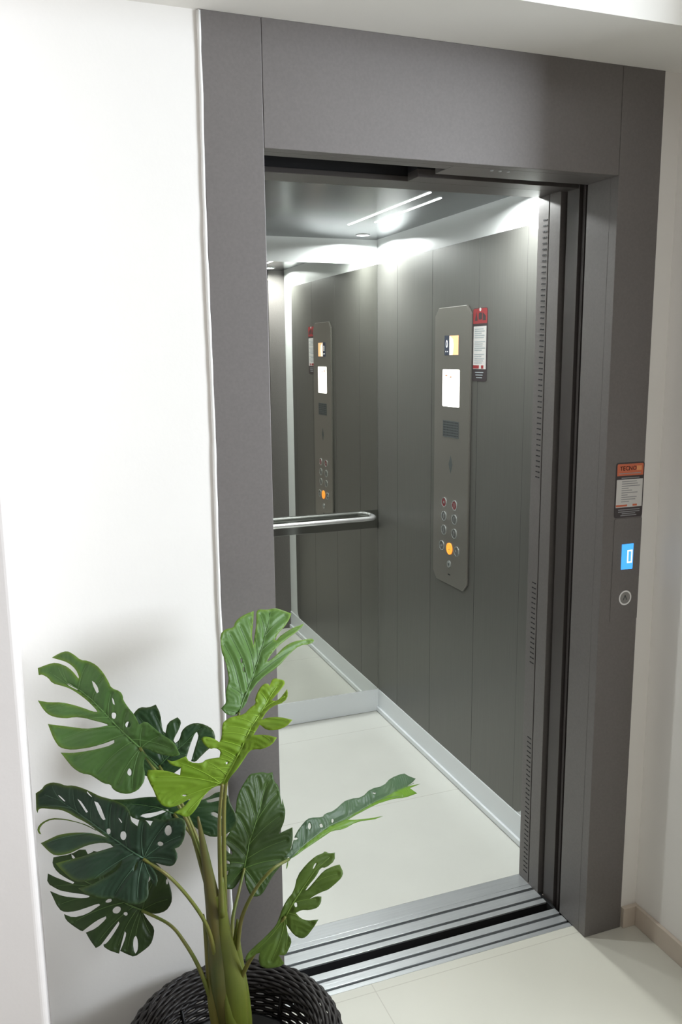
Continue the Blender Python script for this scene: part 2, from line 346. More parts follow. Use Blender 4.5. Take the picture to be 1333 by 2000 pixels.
pts.append((x1, YB - .004, zt)); MB().tube(pts, .0105, 16).build('rail', 'chrome', t)

# ceiling lights of the car: round spotlights and slim strips
UPF = (V((0, 0, ZC)), V((1, 0, 0)), V((0, 1, 0)), V((0, 0, -1)))
for x, y, where in ((.996, 1.567, 'in the back right corner of the car ceiling'), (.996, .480, 'in the front right corner of the car ceiling'), (.156, 1.567, 'in the back left corner of the car ceiling'), (.156, .480, 'in the front left corner of the car ceiling')):
    t = thing('spotlight', (x, y, ZC - .006), 'small round lit spotlight ' + where, 'ceiling light', 'spotlights of the car ceiling')
    MB().ring(UPF, x, y, .024, .030, -.001, .003).build('bezel', 'chrome', t)
    MB().disc(UPF, x, y, .0238, -.001, .0015).build('lens', 'led', t)
    l = bpy.data.lights.new('spot_glow', 'AREA'); l.shape = 'DISK'; l.size = .044; l.energy = 8.0; l.spread = radians(166); l.color = (.95, 1.0, .985)
    lo = bpy.data.objects.new('spot_glow', l); COL.objects.link(lo); lo.parent = t; lo.location = (0, 0, .003)
for x, y0, y1, lb in ((.839, .640, 1.330, 'longer slim lit strip in the car ceiling, left of its twin'), (.914, .715, 1.245, 'shorter slim lit strip in the car ceiling, nearer the panelled side wall'), (.300, .790, 1.480, 'longer slim lit strip on the far left side of the car ceiling'), (.225, .865, 1.395, 'shorter slim lit strip on the far left side of the car ceiling')):
    b = MB(); b.prism(rrect(x - .0055, x + .0055, y0, y1, .0054), UPF, -.001, .0012)
    meta(b.build('light_strip', 'stripe'), lb, 'ceiling light', 'slim strips of the car ceiling')

# ================================================================ CAR OPERATING PANEL
fr = SIDE(XR - .0006)
t = thing('control_panel', (XR, 1.0, .80), 'tall brushed metal lift control panel with round buttons and lit screens', 'control panel')
y0, y1, z0, z1, c = -1.136, -.866, .800, 1.842, .030
b = MB(); b.prism([(y0 + .012, z0), (y1 - c, z0 - .0), (y1, z0 + c), (y1, z1 - c), (y1 - c, z1), (y0 + c, z1), (y0, z1 - c), (y0, z0 + .05), (y0 + .03, z0)], fr, 0, .009)
b = MB(); b.prism([(y0 + c, z0), (y1 - c, z0), (y1, z0 + c), (y1, z1 - c), (y1 - c, z1), (y0 + c, z1), (y0, z1 - c), (y0, z0 + c)], fr, 0, .009)
b.build('face_plate', 'cop', t, .0018)
D = .009
f = MB().prism(rrect(-1.057, -.948, 1.668, 1.740, .002), fr, D - .001, D + .0008).build('floor_display', 'navy', t)
b = MB(); b.prism(rrect(-1.017, -.949, 1.669, 1.739, .001), fr, D + .0006, D + .0012, 0); b.prism([(-1.017, 1.669), (-.992, 1.669), (-.985, 1.700), (-.990, 1.725), (-1.017, 1.739)], fr, D + .001, D + .0016, 1)
b.build('picture', ['warmscreen', 'warmscreen2'], f)
b = MB(); text_mb(b, '0', fr, -1.038, 1.708, .040, D + .0016, 0, .8); b.box(XR - D - .0024, XR - D - .0018, 1.030, 1.034, 1.680, 1.684); b.box(XR - D - .0024, XR - D - .0018, 1.043, 1.047, 1.680, 1.684)
b.build('digit', 'glyph', f)
s_ = MB().prism(rrect(-1.070, -.939, 1.480, 1.617, .006), fr, D - .001, D + .001).build('lit_screen', 'screen', t)
b = MB(); b.prism(rrect(-1.048, -1.030, 1.592, 1.597, .001), fr, D + .001, D + .0014); b.prism(rrect(-1.012, -.998, 1.587, 1.592, .001), fr, D + .001, D + .0014); b.build('print', 'stk_peach', s_)
sp = MB().prism(rrect(-1.064, -.940, 1.366, 1.428, .003), fr, D - .001, D + .0008).build('speaker_grille', 'copdark', t)
b = MB()
for i in range(12):
    for j in range(6): b.disc(fr, -1.055 + i * .0097, 1.374 + j * .0096, .0028, D + .0006, D + .0012, n=8)
b.build('holes', 'black', sp)
b = MB(); b.prism([(-1.0, 1.30), (-.985, 1.265), (-1.0, 1.23), (-1.015, 1.265)], fr, D - .0005, D + .0004); b.build('emblem', 'copdark', t)
def button(y, z, r, face, glyph, parent=t, ringm='ring', f=fr):
    bt = MB().disc(f, y, z, r, D - .001, D + .0022).build('button', face, parent)
    MB().ring(f, y, z, r, r * 1.22, D - .001, D + .0028, a0=radians(25), a1=radians(385)).build('button_ring', ringm, bt)
    b = MB()
    if glyph == 'bell': b.prism([(y - .005, z - .004), (y + .005, z - .004), (y + .003, z + .005), (y - .003, z + .005)], f, D + .0022, D + .0028)
    elif glyph == 'open': b.prism([(y - .008, z), (y - .002, z - .006), (y - .002, z + .006)], f, D + .0022, D + .0028); b.prism([(y + .002, z - .006), (y + .008, z), (y + .002, z + .006)], f, D + .0022, D + .0028)
    elif glyph == 'close': b.prism([(y - .008, z - .006), (y - .002, z), (y - .008, z + .006)], f, D + .0022, D + .0028); b.prism([(y + .002, z), (y + .008, z - .006), (y + .008, z + .006)], f, D + .0022, D + .0028)
    elif glyph == 'dot': b.disc(f, y, z - .003, .0022, D + .0022, D + .0028, n=10)
    elif glyph == 'bar': b.prism([(y - .0015, z - .008), (y + .0015, z - .008), (y + .0015, z + .009), (y - .005, z + .009), (y - .005, z + .006), (y - .0015, z + .006)], f, D + .0022, D + .0028)
    b.build('glyph', 'redbtn' if glyph == 'dot' else 'ring', bt)
button(-1.046, 1.115, .016, 'redbtn', 'bell'); button(-.963, 1.115, .016, 'redbtn', 'bar')
for z in (1.061, 1.007):
    for y in (-1.046, -.963): button(y, z, .016, 'btn', 'bar')
button(-1.062, .943, .016, 'btn', 'open'); button(-.999, .942, .0185, 'orange', 'dot', ringm='orange'); button(-.943, .942, .016, 'btn', 'close')
b = MB(); b.disc(fr, -1.002, .881, .014, D - .001, D + .002); b.disc(fr, -1.002, .881, .006, D + .002, D + .003, 1); b.build('key_switch', ['ring', 'copdark'], t)
MB().box(XR - D - .0012, XR - D, .992, 1.010, .838, .842).build('slot', 'black', t)

# sticker beside the control panel (on the car wall)
t = thing('notice_sticker', (XR, .812, 1.58), 'tall narrow red and white notice sticker beside the lift control panel', 'sticker')
b = MB(); b.prism(rrect(-.862, -.764, 1.578, 1.828, .010), fr, 0, .0012); b.build('backing', 'stk_dark', t)
b = MB(); b.prism(rrect(-.860, -.766, 1.775, 1.826, .008, corners=(0, 1, 1, 0)), fr, .0012, .0016); b.build('red_header', 'stk_red', t)
b = MB(); b.prism([(-.848, 1.785), (-.838, 1.815), (-.830, 1.785)], fr, .0016, .0019); b.prism(rrect(-.822, -.800, 1.788, 1.812, .006), fr, .0016, .0019); b.prism([(-.795, 1.785), (-.775, 1.785), (-.775, 1.800), (-.795, 1.812)], fr, .0016, .0019); b.build('header_print', 'stk_dark', t)
MB().disc(fr, -.812, 1.822, .006, .0016, .0022).build('white_dot', 'stk_white', t)
for a_, c_ in ((-.855, -.815), (-.800, -.785)): MB().prism([(a_, 1.622), (c_, 1.622), (c_, 1.633), (a_, 1.633)], fr, .0018, .0021).build('red_mark', 'stk_red', t)
b = MB(); b.prism([(-.856, 1.620), (-.770, 1.620), (-.770, 1.766), (-.856, 1.766)], fr, .0012, .0016); b.build('white_field', 'stk_white', t)
b = MB()
for i in range(17):
    z = 1.757 - i * .0072
    if i in (5, 11): continue
    b.prism([(-.848, z - .0018), (-.848 + .060 + .012 * sin(i * 2.3), z - .0018), (-.848 + .060 + .012 * sin(i * 2.3), z + .0012), (-.848, z + .0012)], fr, .0016, .0019)
b.build('printed_lines', 'stk_teal', t); b = MB()
for i in range(3): b.prism([(-.842 + .004 * i, 1.607 - i * .009), (-.786 - .004 * i, 1.607 - i * .009), (-.786 - .004 * i, 1.610 - i * .009), (-.842 + .004 * i, 1.610 - i * .009)], fr, .0012, .0016)
b.build('footer_print', 'stk_teal', t)

# ================================================================ CALL PANEL AND NOTICE ON THE RIGHT JAMB
ff = FRONT(-.002)
t = thing('call_panel', (1.113, -.002, .95), 'slim call panel in the right jamb with blue floor display and round button', 'call panel')
b = MB(); b.prism(rrect(1.0685, 1.1588, .950, 1.2345, .004), ff, 0, .0013); b.build('cover_plate', 'frame', t, .0006)
d = MB().prism(rrect(1.0965, 1.1345, 1.094, 1.1640, .001), ff, .001, .0022).build('floor_display', 'blue', t)
b = MB(); x0, z0, w, h, q = 1.1150, 1.111, .0165, .036, .0038      # seven-segment 0
for r_ in ((x0, x0 + w, z0, z0 + q), (x0, x0 + w, z0 + h - q, z0 + h), (x0, x0 + q, z0 + q, z0 + h - q), (x0 + w - q, x0 + w, z0 + q, z0 + h - q)): b.prism([(r_[0], r_[2]), (r_[1], r_[2]), (r_[1], r_[3]), (r_[0], r_[3])], ff, .0022, .0026)
b.build('digit', 'glyph', d)
bt = MB().disc(ff, 1.1135, 1.0145, .0165, .001, .0035, n=36).build('call_button', 'greybutton', t)
MB().ring(ff, 1.1135, 1.0145, .0165, .0205, .001, .0042, n=36).build('button_ring', 'chrome', bt)
b = MB(); b.prism([(1.1065, 1.008), (1.1085, 1.008), (1.1135, 1.0185), (1.1185, 1.008), (1.1205, 1.008), (1.1145, 1.0225), (1.1125, 1.0225)], ff, .0035, .0041); b.build('arrow', 'copdark', bt)

t = thing('notice_sticker', (1.113, -.002, 1.24), 'orange, white and black notice sticker on the right jamb above the call panel', 'sticker')
x0, x1, z0, z1 = 1.0665, 1.1580, 1.2375, 1.3850
b = MB(); b.prism(rrect(x0, x1, z0, z1, .006), ff, 0, .0010); b.build('backing', 'stk_dark', t)
b = MB(); b.prism(rrect(x0 + .0035, x1 - .0035, 1.3500, z1 - .0035, .004, corners=(0, 1, 1, 0)), ff, .0010, .0013)
b.build('orange_header', 'stk_orange', t)
for a_, c_ in ((.004, .040), (.058, .072)): MB().prism([(x0 + a_, 1.2675), (x0 + c_, 1.2675), (x0 + c_, 1.2725), (x0 + a_, 1.2725)], ff, .0015, .0018).build('orange_mark', 'stk_orange', t)
b = MB(); b.prism([(x0 + .0035, 1.2650), (x1 - .0035, 1.2650), (x1 - .0035, 1.3400), (x0 + .0035, 1.3400)], ff, .0010, .0013); b.build('white_field', 'stk_white', t)
b = MB(); text_mb(b, 'TECNO', ff, x0 + .0385, 1.3690, .0158, .0015, 0, 1.0); text_mb(b, 'TECNO', ff, x0 + .0389, 1.3690, .0158, .0015, 0, 1.0); b.build('lettering', 'stk_dark', t)
b = MB(); b.prism([(x0 + .066, 1.3630), (x0 + .082, 1.3630), (x0 + .082, 1.3755), (x0 + .066, 1.3755)], ff, .0013, .0015); b.build('orange_mark', 'stk_peach', t)
b = MB()
for i, (a_, w) in enumerate(((.020, .048), (.020, .052), (.020, .060), (.020, .022), (.020, .034), (.020, .052), (.020, .020), (.020, .050), (.020, .046), (.020, .026))):
    z = 1.3345 - i * .0060; b.prism([(x0 + a_, z - .0013), (x0 + a_ + w, z - .0013), (x0 + a_ + w, z + .0009), (x0 + a_, z + .0009)], ff, .0013, .0015)
for a_, w, z in ((.018, .058, 1.3440), (.012, .070, 1.2585), (.012, .070, 1.2530), (.024, .044, 1.2480), (.020, .052, 1.2430), (.010, .070, 1.3560)):
    b.prism([(x0 + a_, z - .0011), (x0 + a_ + w, z - .0011), (x0 + a_ + w, z + .0011), (x0 + a_, z + .0011)], ff, .0013, .0015)
b.build('printed_lines', 'stk_grey', t)
# ================================================================ WICKER PLANTER
CX, CY = -.066, -.271
t = thing('wicker_planter', (CX, CY, 0), 'dark round wicker planter with a thick rolled rim, holding the monstera', 'planter')
prof = [(.150, .004), (.160, .03), (.170, .08), (.180, .13), (.190, .175), (.201, .215), (.214, .238)]
roll = [(.199 + .030 * cos(a), .245 + .027 * sin(a)) for a in [radians(q) for q in range(-35, 216, 1)]]
def along(path, step):
    P = [Vector((r, z)) for r, z in path]; out = []; acc = 0; nxt = 0
    for i in range(len(P) - 1):
        d = P[i + 1] - P[i]; l = d.length
        while nxt <= acc + l: out.append((P[i] + d * ((nxt - acc) / l), d.normalized())); nxt += step
        acc += l
    return out
NS = 52
def strand(mb, p, tan, phase, rad, amp):
    nrm = Vector((tan.y, -tan.x)); pts = []; k = NS * 4
    for i in range(k):
        a = 2 * pi * i / k; w = amp * sin(NS / 2 * a + phase); q = p + nrm * w
        pts.append((CX + q.x * cos(a), CY + q.x * sin(a), q.y))
    mb.tube(pts, rad, 5, closed=True, caps=False)
b = MB()
for i, (p, tan) in enumerate(along(prof, .0094)): strand(b, p, tan, pi * (i % 2), .0043, .0024)
for k in range(NS):
    a = 2 * pi * k / NS; b.tube([(CX + r * cos(a), CY + r * sin(a), z) for r, z in prof], .0026, 5)
b.build('woven_side', 'wicker', t)
b = MB()
for i, (p, tan) in enumerate(along(roll, .0078)): strand(b, p, tan, pi * (i % 2) + i * .12, .0041, .0027)
for k in range(NS):
    a = 2 * pi * k / NS; b.tube([(CX + (.199 + .026 * cos(q)) * cos(a), CY + (.199 + .026 * cos(q)) * sin(a), .245 + .023 * sin(q)) for q in [radians(w) for w in range(-35, 216, 25)]], .003, 5)
b.build('rolled_rim', 'wicker', t)
for k in range(10):
    a = 2 * pi * k / 10 + .12; b = MB(); b.tube([(CX + (r - .006) * cos(a), CY + (r - .006) * sin(a), z) for r, z in prof[:-1]], .0042, 6); b.build('inner_rib', 'wickerblack', t)
b = MB(); b.lathe((CX, CY, 0), [(.0, .002), (.148, .002), (.148, .008), (.0, .008)], 40); b.build('base', 'wickerblack', t)

# ================================================================ MONSTERA
LEAVES = [
 {"k":"A","name":"A","a":[-0.224,-0.25,0.93],"u":[-0.6272,0.5648,0.5364],"v":[-0.7379,-0.2103,-0.6413],"n":[-0.2494,-0.798,0.5486],"f":[0.1,0.5,0.7],"o":[[0,0],[-15,2],[-32,3],[-56,6],[-49,10],[-29,7],[-19,6],[-24,17],[-44,33],[-50,46],[-50,61],[-41,76],[-25,85],[-11,87],[-3,83],[9,90],[27,92],[41,94],[54,102],[76,105],[96,102],[115,99],[98,87],[83,73],[63,51],[51,35],[46,23],[51,19],[65,42],[81,63],[100,81],[119,92],[131,93],[153,86],[177,76],[159,66],[135,52],[110,38],[93,22],[80,6],[84,6],[107,16],[126,23],[145,35],[157,48],[177,59],[193,63],[212,61],[231,56],[207,44],[187,29],[163,18],[140,10],[123,5],[115,0],[121,-2],[150,-4],[172,-3],[196,0],[216,7],[235,14],[251,11],[267,14],[271,19],[285,10],[274,-9],[262,-21],[240,-28],[218,-29],[196,-25],[198,-29],[214,-35],[234,-36],[254,-32],[278,-23],[272,-39],[261,-52],[243,-55],[220,-55],[206,-63],[185,-67],[162,-64],[139,-57],[126,-51],[106,-57],[95,-53],[90,-48],[71,-43],[50,-40],[31,-32],[26,-45],[4,-45],[-19,-45],[-37,-48],[-52,-46],[-62,-41],[-70,-38],[-63,-27],[-47,-19],[-30,-11],[-13,-8]],"h":[[[169,-38],[162,-39],[150,-36],[140,-30],[142,-26],[155,-30]],[[213,-3],[203,-7],[182,-9],[182,-7],[199,-3]],[[112,-38],[105,-37],[97,-31],[101,-30]],[[80,-18],[78,-13],[79,-10],[83,-9],[88,-12],[90,-16],[88,-19],[84,-20]],[[44,-22],[43,-18],[45,-14],[49,-13],[54,-15],[55,-19],[53,-23],[49,-24]],[[-18,43],[-21,47],[-20,50],[-16,50],[-12,48],[-10,43],[-10,40],[-14,40]]],"m":[[0,0],[26,-1],[59,-3],[95,-6],[140,-11],[179,-10],[213,-3],[257,1]],"s":[[0.1,-53,-38],[0.0,-14,-41],[0.0,25,-33],[0.18,70,-36],[0.35,120,-44],[0.55,157,-60],[0.7,205,-58],[0.8,265,-37],[0.0,-41,68],[0.0,-14,81],[0.08,35,88],[0.16,87,98],[0.25,138,86],[0.35,160,76],[0.5,209,59],[0.62,184,40],[0.78,253,-17]]},
 {"k":"B","name":"B","a":[-0.172,-0.12,0.822],"u":[0.7962,0.1376,0.5892],"v":[-0.5965,0.3412,0.7264],"n":[-0.1011,-0.9299,0.3538],"f":[0.05,0.4,0.5],"o":[[-25,80],[11,110],[39,118],[54,118],[66,104],[81,98],[75,77],[54,48],[55,40],[73,53],[95,46],[95,34],[81,25],[57,18],[55,10],[66,8],[82,19],[97,19],[115,10],[126,-8],[131,-27],[122,-45],[108,-53],[95,-50],[73,-49],[58,-49],[53,-41],[78,-27],[99,-16],[103,-7],[99,-5],[72,-17],[53,-28],[35,-37],[5,-32],[-17,-19],[-37,11],[-41,43]],"h":[],"m":[[0,0],[26,0],[66,-5],[110,-5],[128,-20]],"s":[[0.1,41,111],[0.2,70,95],[0.4,88,41],[0.6,117,-3],[0.5,115,-43],[0.3,62,-42],[0.0,-12,66]]},
 {"k":"C","name":"C","a":[-0.103,-0.42,0.914],"u":[0.6128,0.261,0.7459],"v":[-0.7074,0.6019,0.3706],"n":[-0.3522,-0.7547,0.5535],"f":[0.22,0.0,0.9],"o":[[-1,-1],[-7,8],[-17,15],[-35,20],[-54,18],[-70,20],[-78,26],[-79,39],[-81,48],[-64,39],[-47,36],[-53,40],[-68,49],[-79,61],[-80,75],[-75,87],[-64,101],[-60,109],[-51,122],[-41,125],[-33,112],[-25,91],[-22,73],[-10,78],[-15,96],[-10,107],[-8,95],[11,81],[5,70],[14,50],[24,47],[38,29],[49,33],[49,44],[42,51],[44,64],[50,73],[57,71],[62,56],[61,43],[71,44],[86,52],[97,55],[112,48],[126,31],[142,29],[154,23],[162,30],[181,33],[195,31],[200,25],[197,20],[209,23],[216,20],[218,13],[221,3],[214,-3],[199,-2],[175,3],[178,-7],[193,-11],[208,-12],[199,-20],[184,-22],[163,-4],[142,-1],[133,-2],[142,-8],[154,-28],[160,-54],[145,-52],[128,-37],[121,-21],[124,-4],[111,-4],[102,-4],[113,-23],[118,-46],[103,-45],[87,-33],[81,-20],[74,-13],[55,-12],[36,-11],[17,-7],[8,-7]],"h":[[[37,10],[35,10],[34,11],[34,13],[35,14],[36,14],[38,13],[38,11]],[[-46,46],[-48,46],[-49,48],[-50,51],[-50,52],[-48,52],[-47,50],[-46,48]]],"m":[[0,0],[33,1],[69,3],[108,8],[141,8],[175,9],[211,8]],"s":[[0.0,-49,116],[0.0,-74,64],[0.05,-76,31],[0.0,-5,91],[0.08,21,44],[0.15,7,36],[0.25,50,43],[0.35,52,69],[0.5,91,48],[0.65,127,26],[0.8,178,28],[0.5,109,-39],[0.62,155,-48],[0.72,196,-18],[0.05,-3,28],[0.1,13,42],[0.02,-8,21],[0.2,33,39],[0.22,44,36],[0.45,77,50],[0.57,114,43]]},
 {"k":"D","name":"D","a":[-0.034,-0.28,0.983],"u":[0.444,0.4265,0.788],"v":[-0.8902,0.1098,0.4421],"n":[0.102,-0.8978,0.4285],"f":[0.1,0.6,0.6],"o":[[0,0],[-10,10],[-11,23],[-4,38],[11,31],[28,39],[49,39],[59,42],[85,58],[106,73],[135,84],[149,77],[158,61],[172,61],[186,53],[200,40],[210,28],[181,22],[154,18],[138,9],[157,11],[190,17],[210,22],[219,18],[224,1],[235,-15],[237,-30],[236,-53],[222,-52],[203,-46],[183,-35],[167,-32],[167,-36],[181,-42],[206,-63],[225,-86],[210,-81],[180,-58],[156,-41],[135,-31],[116,-25],[119,-30],[135,-41],[161,-55],[179,-73],[191,-95],[200,-110],[196,-116],[187,-111],[174,-86],[149,-69],[111,-50],[87,-30],[63,-16],[39,-9],[19,-8]],"h":[[[100,24],[96,24],[94,25],[95,27],[98,28],[102,29],[104,28],[103,26]],[[84,15],[81,14],[79,15],[80,16],[83,18],[87,18],[89,18],[88,16]]],"m":[[0,0],[33,-2],[67,-7],[106,-8],[148,-10],[187,-11],[222,-9]],"s":[[0.0,-5,29],[0.1,126,74],[0.25,149,68],[0.4,172,52],[0.5,194,33],[0.75,210,12],[0.75,228,-44],[0.6,216,-79],[0.3,194,-110],[0.15,44,32]]},
 {"k":"E","name":"E","a":[-0.237,-0.32,0.74],"u":[-0.7136,0.5925,0.3739],"v":[-0.6329,-0.3163,-0.7066],"n":[-0.3004,-0.7409,0.6007],"f":[0.12,0.6,0.8],"o":[[1,0],[-7,1],[-24,-5],[-43,-9],[-55,-14],[-59,-22],[-56,-36],[-44,-43],[-51,-51],[-50,-69],[-37,-93],[-25,-96],[-8,-85],[7,-74],[22,-70],[21,-55],[35,-60],[46,-56],[42,-43],[52,-44],[59,-45],[70,-57],[87,-64],[116,-61],[143,-54],[162,-53],[186,-51],[209,-46],[224,-38],[242,-36],[259,-30],[271,-20],[272,-8],[278,3],[255,27],[247,31],[250,24],[245,19],[224,12],[205,4],[186,1],[166,1],[142,-1],[116,0],[112,2],[131,3],[153,6],[183,15],[210,27],[222,41],[222,54],[211,59],[216,60],[226,55],[226,41],[212,25],[184,13],[154,5],[133,1],[106,1],[86,2],[106,6],[128,13],[153,26],[175,42],[188,57],[200,72],[176,76],[156,76],[135,61],[124,46],[112,32],[96,19],[76,8],[65,10],[86,31],[103,48],[124,65],[147,86],[136,89],[118,92],[101,94],[85,91],[70,81],[53,65],[41,43],[36,23],[33,24],[31,36],[47,64],[63,86],[80,100],[63,101],[46,99],[26,93],[11,84],[0,81],[-19,78],[-35,71],[-45,60],[-45,48],[-33,34],[-26,19],[-36,28],[-48,29],[-44,16],[-26,6],[-10,3]],"h":[[[230,-16],[224,-17],[207,-14],[208,-12],[222,-14]],[[185,-29],[172,-28],[149,-19],[151,-16],[166,-21]],[[149,-41],[137,-43],[107,-24],[111,-20],[128,-28]],[[175,-50],[159,-46],[160,-45],[173,-47]],[[86,-11],[85,-7],[87,-4],[91,-4],[94,-7],[95,-11],[93,-13],[90,-14]],[[53,-19],[51,-13],[54,-9],[59,-9],[64,-13],[66,-19],[63,-23],[58,-23]],[[86,-38],[82,-38],[74,-35],[75,-33]],[[-19,-40],[-19,-37],[-16,-34],[-12,-33],[-9,-34],[-8,-38],[-12,-41],[-16,-41]],[[-21,-68],[-23,-61],[-20,-56],[-14,-56],[-8,-61],[-6,-68],[-9,-73],[-15,-73]],[[3,17],[2,24],[3,27],[5,25],[8,19],[9,12],[8,9],[6,11]]],"m":[[1,0],[29,0],[59,-2],[90,-3],[127,-6],[168,-8],[217,-10],[261,-3]],"s":[[0.0,-53,-25],[0.0,-44,-72],[0.0,-4,-79],[0.0,39,-57],[0.15,77,-60],[0.3,116,-56],[0.5,158,-48],[0.65,207,-41],[0.8,257,-25],[0.7,253,20],[0.45,217,49],[0.35,194,69],[0.2,139,85],[0.08,72,98],[0.0,13,82],[0.0,-32,67],[0.0,-38,25]]},
 {"k":"G","name":"G","a":[-0.233,-0.2,0.551],"u":[-0.8705,0.3249,0.3698],"v":[-0.4682,-0.3143,-0.8258],"n":[-0.152,-0.892,0.4257],"f":[0.06,0.4,0.4],"o":[[0,0],[-13,1],[-32,-3],[-47,-14],[-52,-31],[-48,-45],[-36,-63],[-17,-82],[1,-92],[19,-96],[64,-81],[110,-79],[162,-74],[178,-56],[210,-39],[207,-26],[191,-15],[168,-10],[151,-8],[152,-4],[186,-5],[208,-7],[202,10],[178,15],[152,13],[127,7],[111,6],[112,10],[130,17],[161,23],[190,22],[159,48],[145,49],[126,41],[108,28],[88,13],[84,15],[103,40],[127,54],[146,53],[138,62],[121,67],[99,72],[95,66],[79,43],[65,31],[62,35],[75,58],[91,71],[78,81],[61,91],[54,84],[51,76],[37,33],[33,36],[38,60],[44,77],[49,81],[46,85],[30,88],[13,88],[15,74],[18,46],[13,49],[12,67],[13,82],[-5,84],[-18,84],[-31,69],[-41,54],[-41,39],[-37,24],[-22,15],[-8,7]],"h":[[[-17,61],[-20,72],[-18,78],[-13,74],[-7,64],[-4,53],[-6,47],[-11,51]],[[43,7],[41,12],[43,18],[48,21],[54,21],[57,16],[54,10],[49,7]],[[66,-1],[65,2],[68,5],[72,7],[76,7],[76,4],[73,0],[69,-2]],[[25,14],[25,17],[28,19],[31,18],[33,17],[33,14],[30,12],[27,12]],[[159,-78],[153,-84],[137,-75],[146,-67]],[[178,-56],[173,-55],[166,-51],[173,-49]],[[-30,-68],[-31,-64],[-30,-62],[-28,-63],[-26,-66],[-25,-70],[-26,-72],[-28,-71]],[[6,-62],[7,-57],[9,-54],[11,-56],[12,-61],[12,-66],[10,-68],[7,-66]]],"m":[[0,0],[31,-2],[67,-9],[109,-14],[156,-20],[195,-26]],"s":[[0.05,21,84],[0.0,-16,79],[0.0,-35,38],[0.0,-45,-38],[0.0,-5,-78],[0.1,64,86],[0.2,126,64],[0.35,166,41],[0.5,192,13],[0.2,59,-70],[0.4,118,-67],[0.02,0,81]]},
 {"k":"B","name":"F","a":[-0.149,-0.14,0.717],"u":[-0.946,0.1788,0.2705],"v":[-0.3203,-0.3859,-0.8651],"n":[-0.0503,-0.905,0.4224],"f":[0.05,0.4,0.3],"o":[[141,-9],[101,-15],[70,-24],[52,-28],[7,-33],[-36,-32],[-61,-40],[-84,-60],[-105,-57],[-116,-36],[-137,-11],[-134,9],[-115,27],[-89,34],[-69,30],[-47,18],[-28,7],[-4,18],[44,20],[79,22],[98,10]],"h":[[[68,14],[63,9],[42,3],[16,-8],[12,-6],[31,6],[52,16]],[[-62,-37],[-77,-44],[-99,-52],[-105,-49],[-88,-40],[-67,-33]],[[-77,-14],[-83,-17],[-100,-11],[-111,-7],[-98,-5],[-83,-8]]],"m":[[0,0],[34,-8],[73,-8],[124,-4]],"s":[[0,-103,-31],[0,-88,28],[0,-44,-28],[0.3,74,17],[0.2,35,17]]},
 {"k":"I","name":"I","a":[-0.005,-0.16,0.568],"u":[0.3948,0.4064,0.824],"v":[-0.9174,0.1253,0.3778],"n":[0.0503,-0.905,0.4224],"f":[0.1,0.8,0.5],"o":[[-1,0],[-22,-7],[-37,-15],[-52,-28],[-49,-46],[-36,-55],[-11,-63],[12,-74],[30,-88],[41,-93],[63,-95],[85,-94],[105,-89],[93,-71],[85,-60],[95,-63],[116,-67],[133,-65],[150,-56],[160,-52],[146,-53],[185,-38],[192,-25],[211,-17],[205,-6],[206,7],[199,23],[195,35],[172,45],[144,54],[105,49],[69,51],[46,59],[22,55],[-5,48],[-30,36],[-48,29],[-46,14],[-29,4],[-13,0]],"h":[[[42,59],[38,51],[26,35],[21,36],[24,45],[32,55]],[[8,47],[7,37],[2,35],[1,44]],[[-19,34],[-23,36],[-24,39],[-22,40],[-17,40],[-13,38],[-12,35],[-15,34]]],"m":[[-1,0],[47,2],[91,-2],[135,-6],[184,-8]],"s":[[0.0,-41,23],[0.0,-41,-48],[0.0,36,-84],[0.1,79,-86],[0.25,128,-58],[0.5,173,-41],[0.7,202,-18],[0.05,3,43],[0.12,50,54],[0.3,105,46],[0.5,165,40],[0.7,193,17]]},
 {"k":"J","name":"J","a":[0.055,-0.3,0.658],"u":[0.9441,0.3206,0.0762],"v":[-0.2922,0.7076,0.6434],"n":[0.1523,-0.6297,0.7617],"f":[0.3,0.0,0.6],"o":[[0,0],[-12,-13],[-16,-14],[-7,-4],[4,4],[-8,8],[13,14],[20,22],[41,39],[68,50],[83,52],[116,42],[125,47],[153,44],[185,52],[208,53],[243,45],[280,55],[329,51],[366,62],[429,64],[437,54],[472,44],[447,37],[407,33],[434,32],[480,29],[426,27],[445,10],[390,10],[346,18],[268,20],[207,18],[178,16],[200,7],[251,-2],[279,-9],[246,-7],[198,4],[153,2],[127,10],[96,7],[46,3],[17,-1]],"h":[[[79,36],[76,33],[72,32],[70,35],[71,39],[75,43],[79,44],[80,41]],[[108,26],[105,24],[101,25],[99,27],[99,30],[101,32],[105,32],[108,29]],[[142,27],[140,25],[137,25],[135,27],[135,30],[137,31],[140,31],[142,29]],[[293,42],[291,41],[286,41],[283,43],[282,45],[285,46],[289,45],[293,44]],[[39,27],[36,26],[31,27],[27,30],[26,32],[28,33],[33,32],[38,29]]],"m":[[0,0],[52,13],[124,22],[199,22],[300,29],[402,33],[453,35]],"s":[[0.1,66,47],[0.25,115,39],[0.4,201,52],[0.6,277,50],[0.75,379,60],[0.3,276,-8],[0.6,386,13]]},
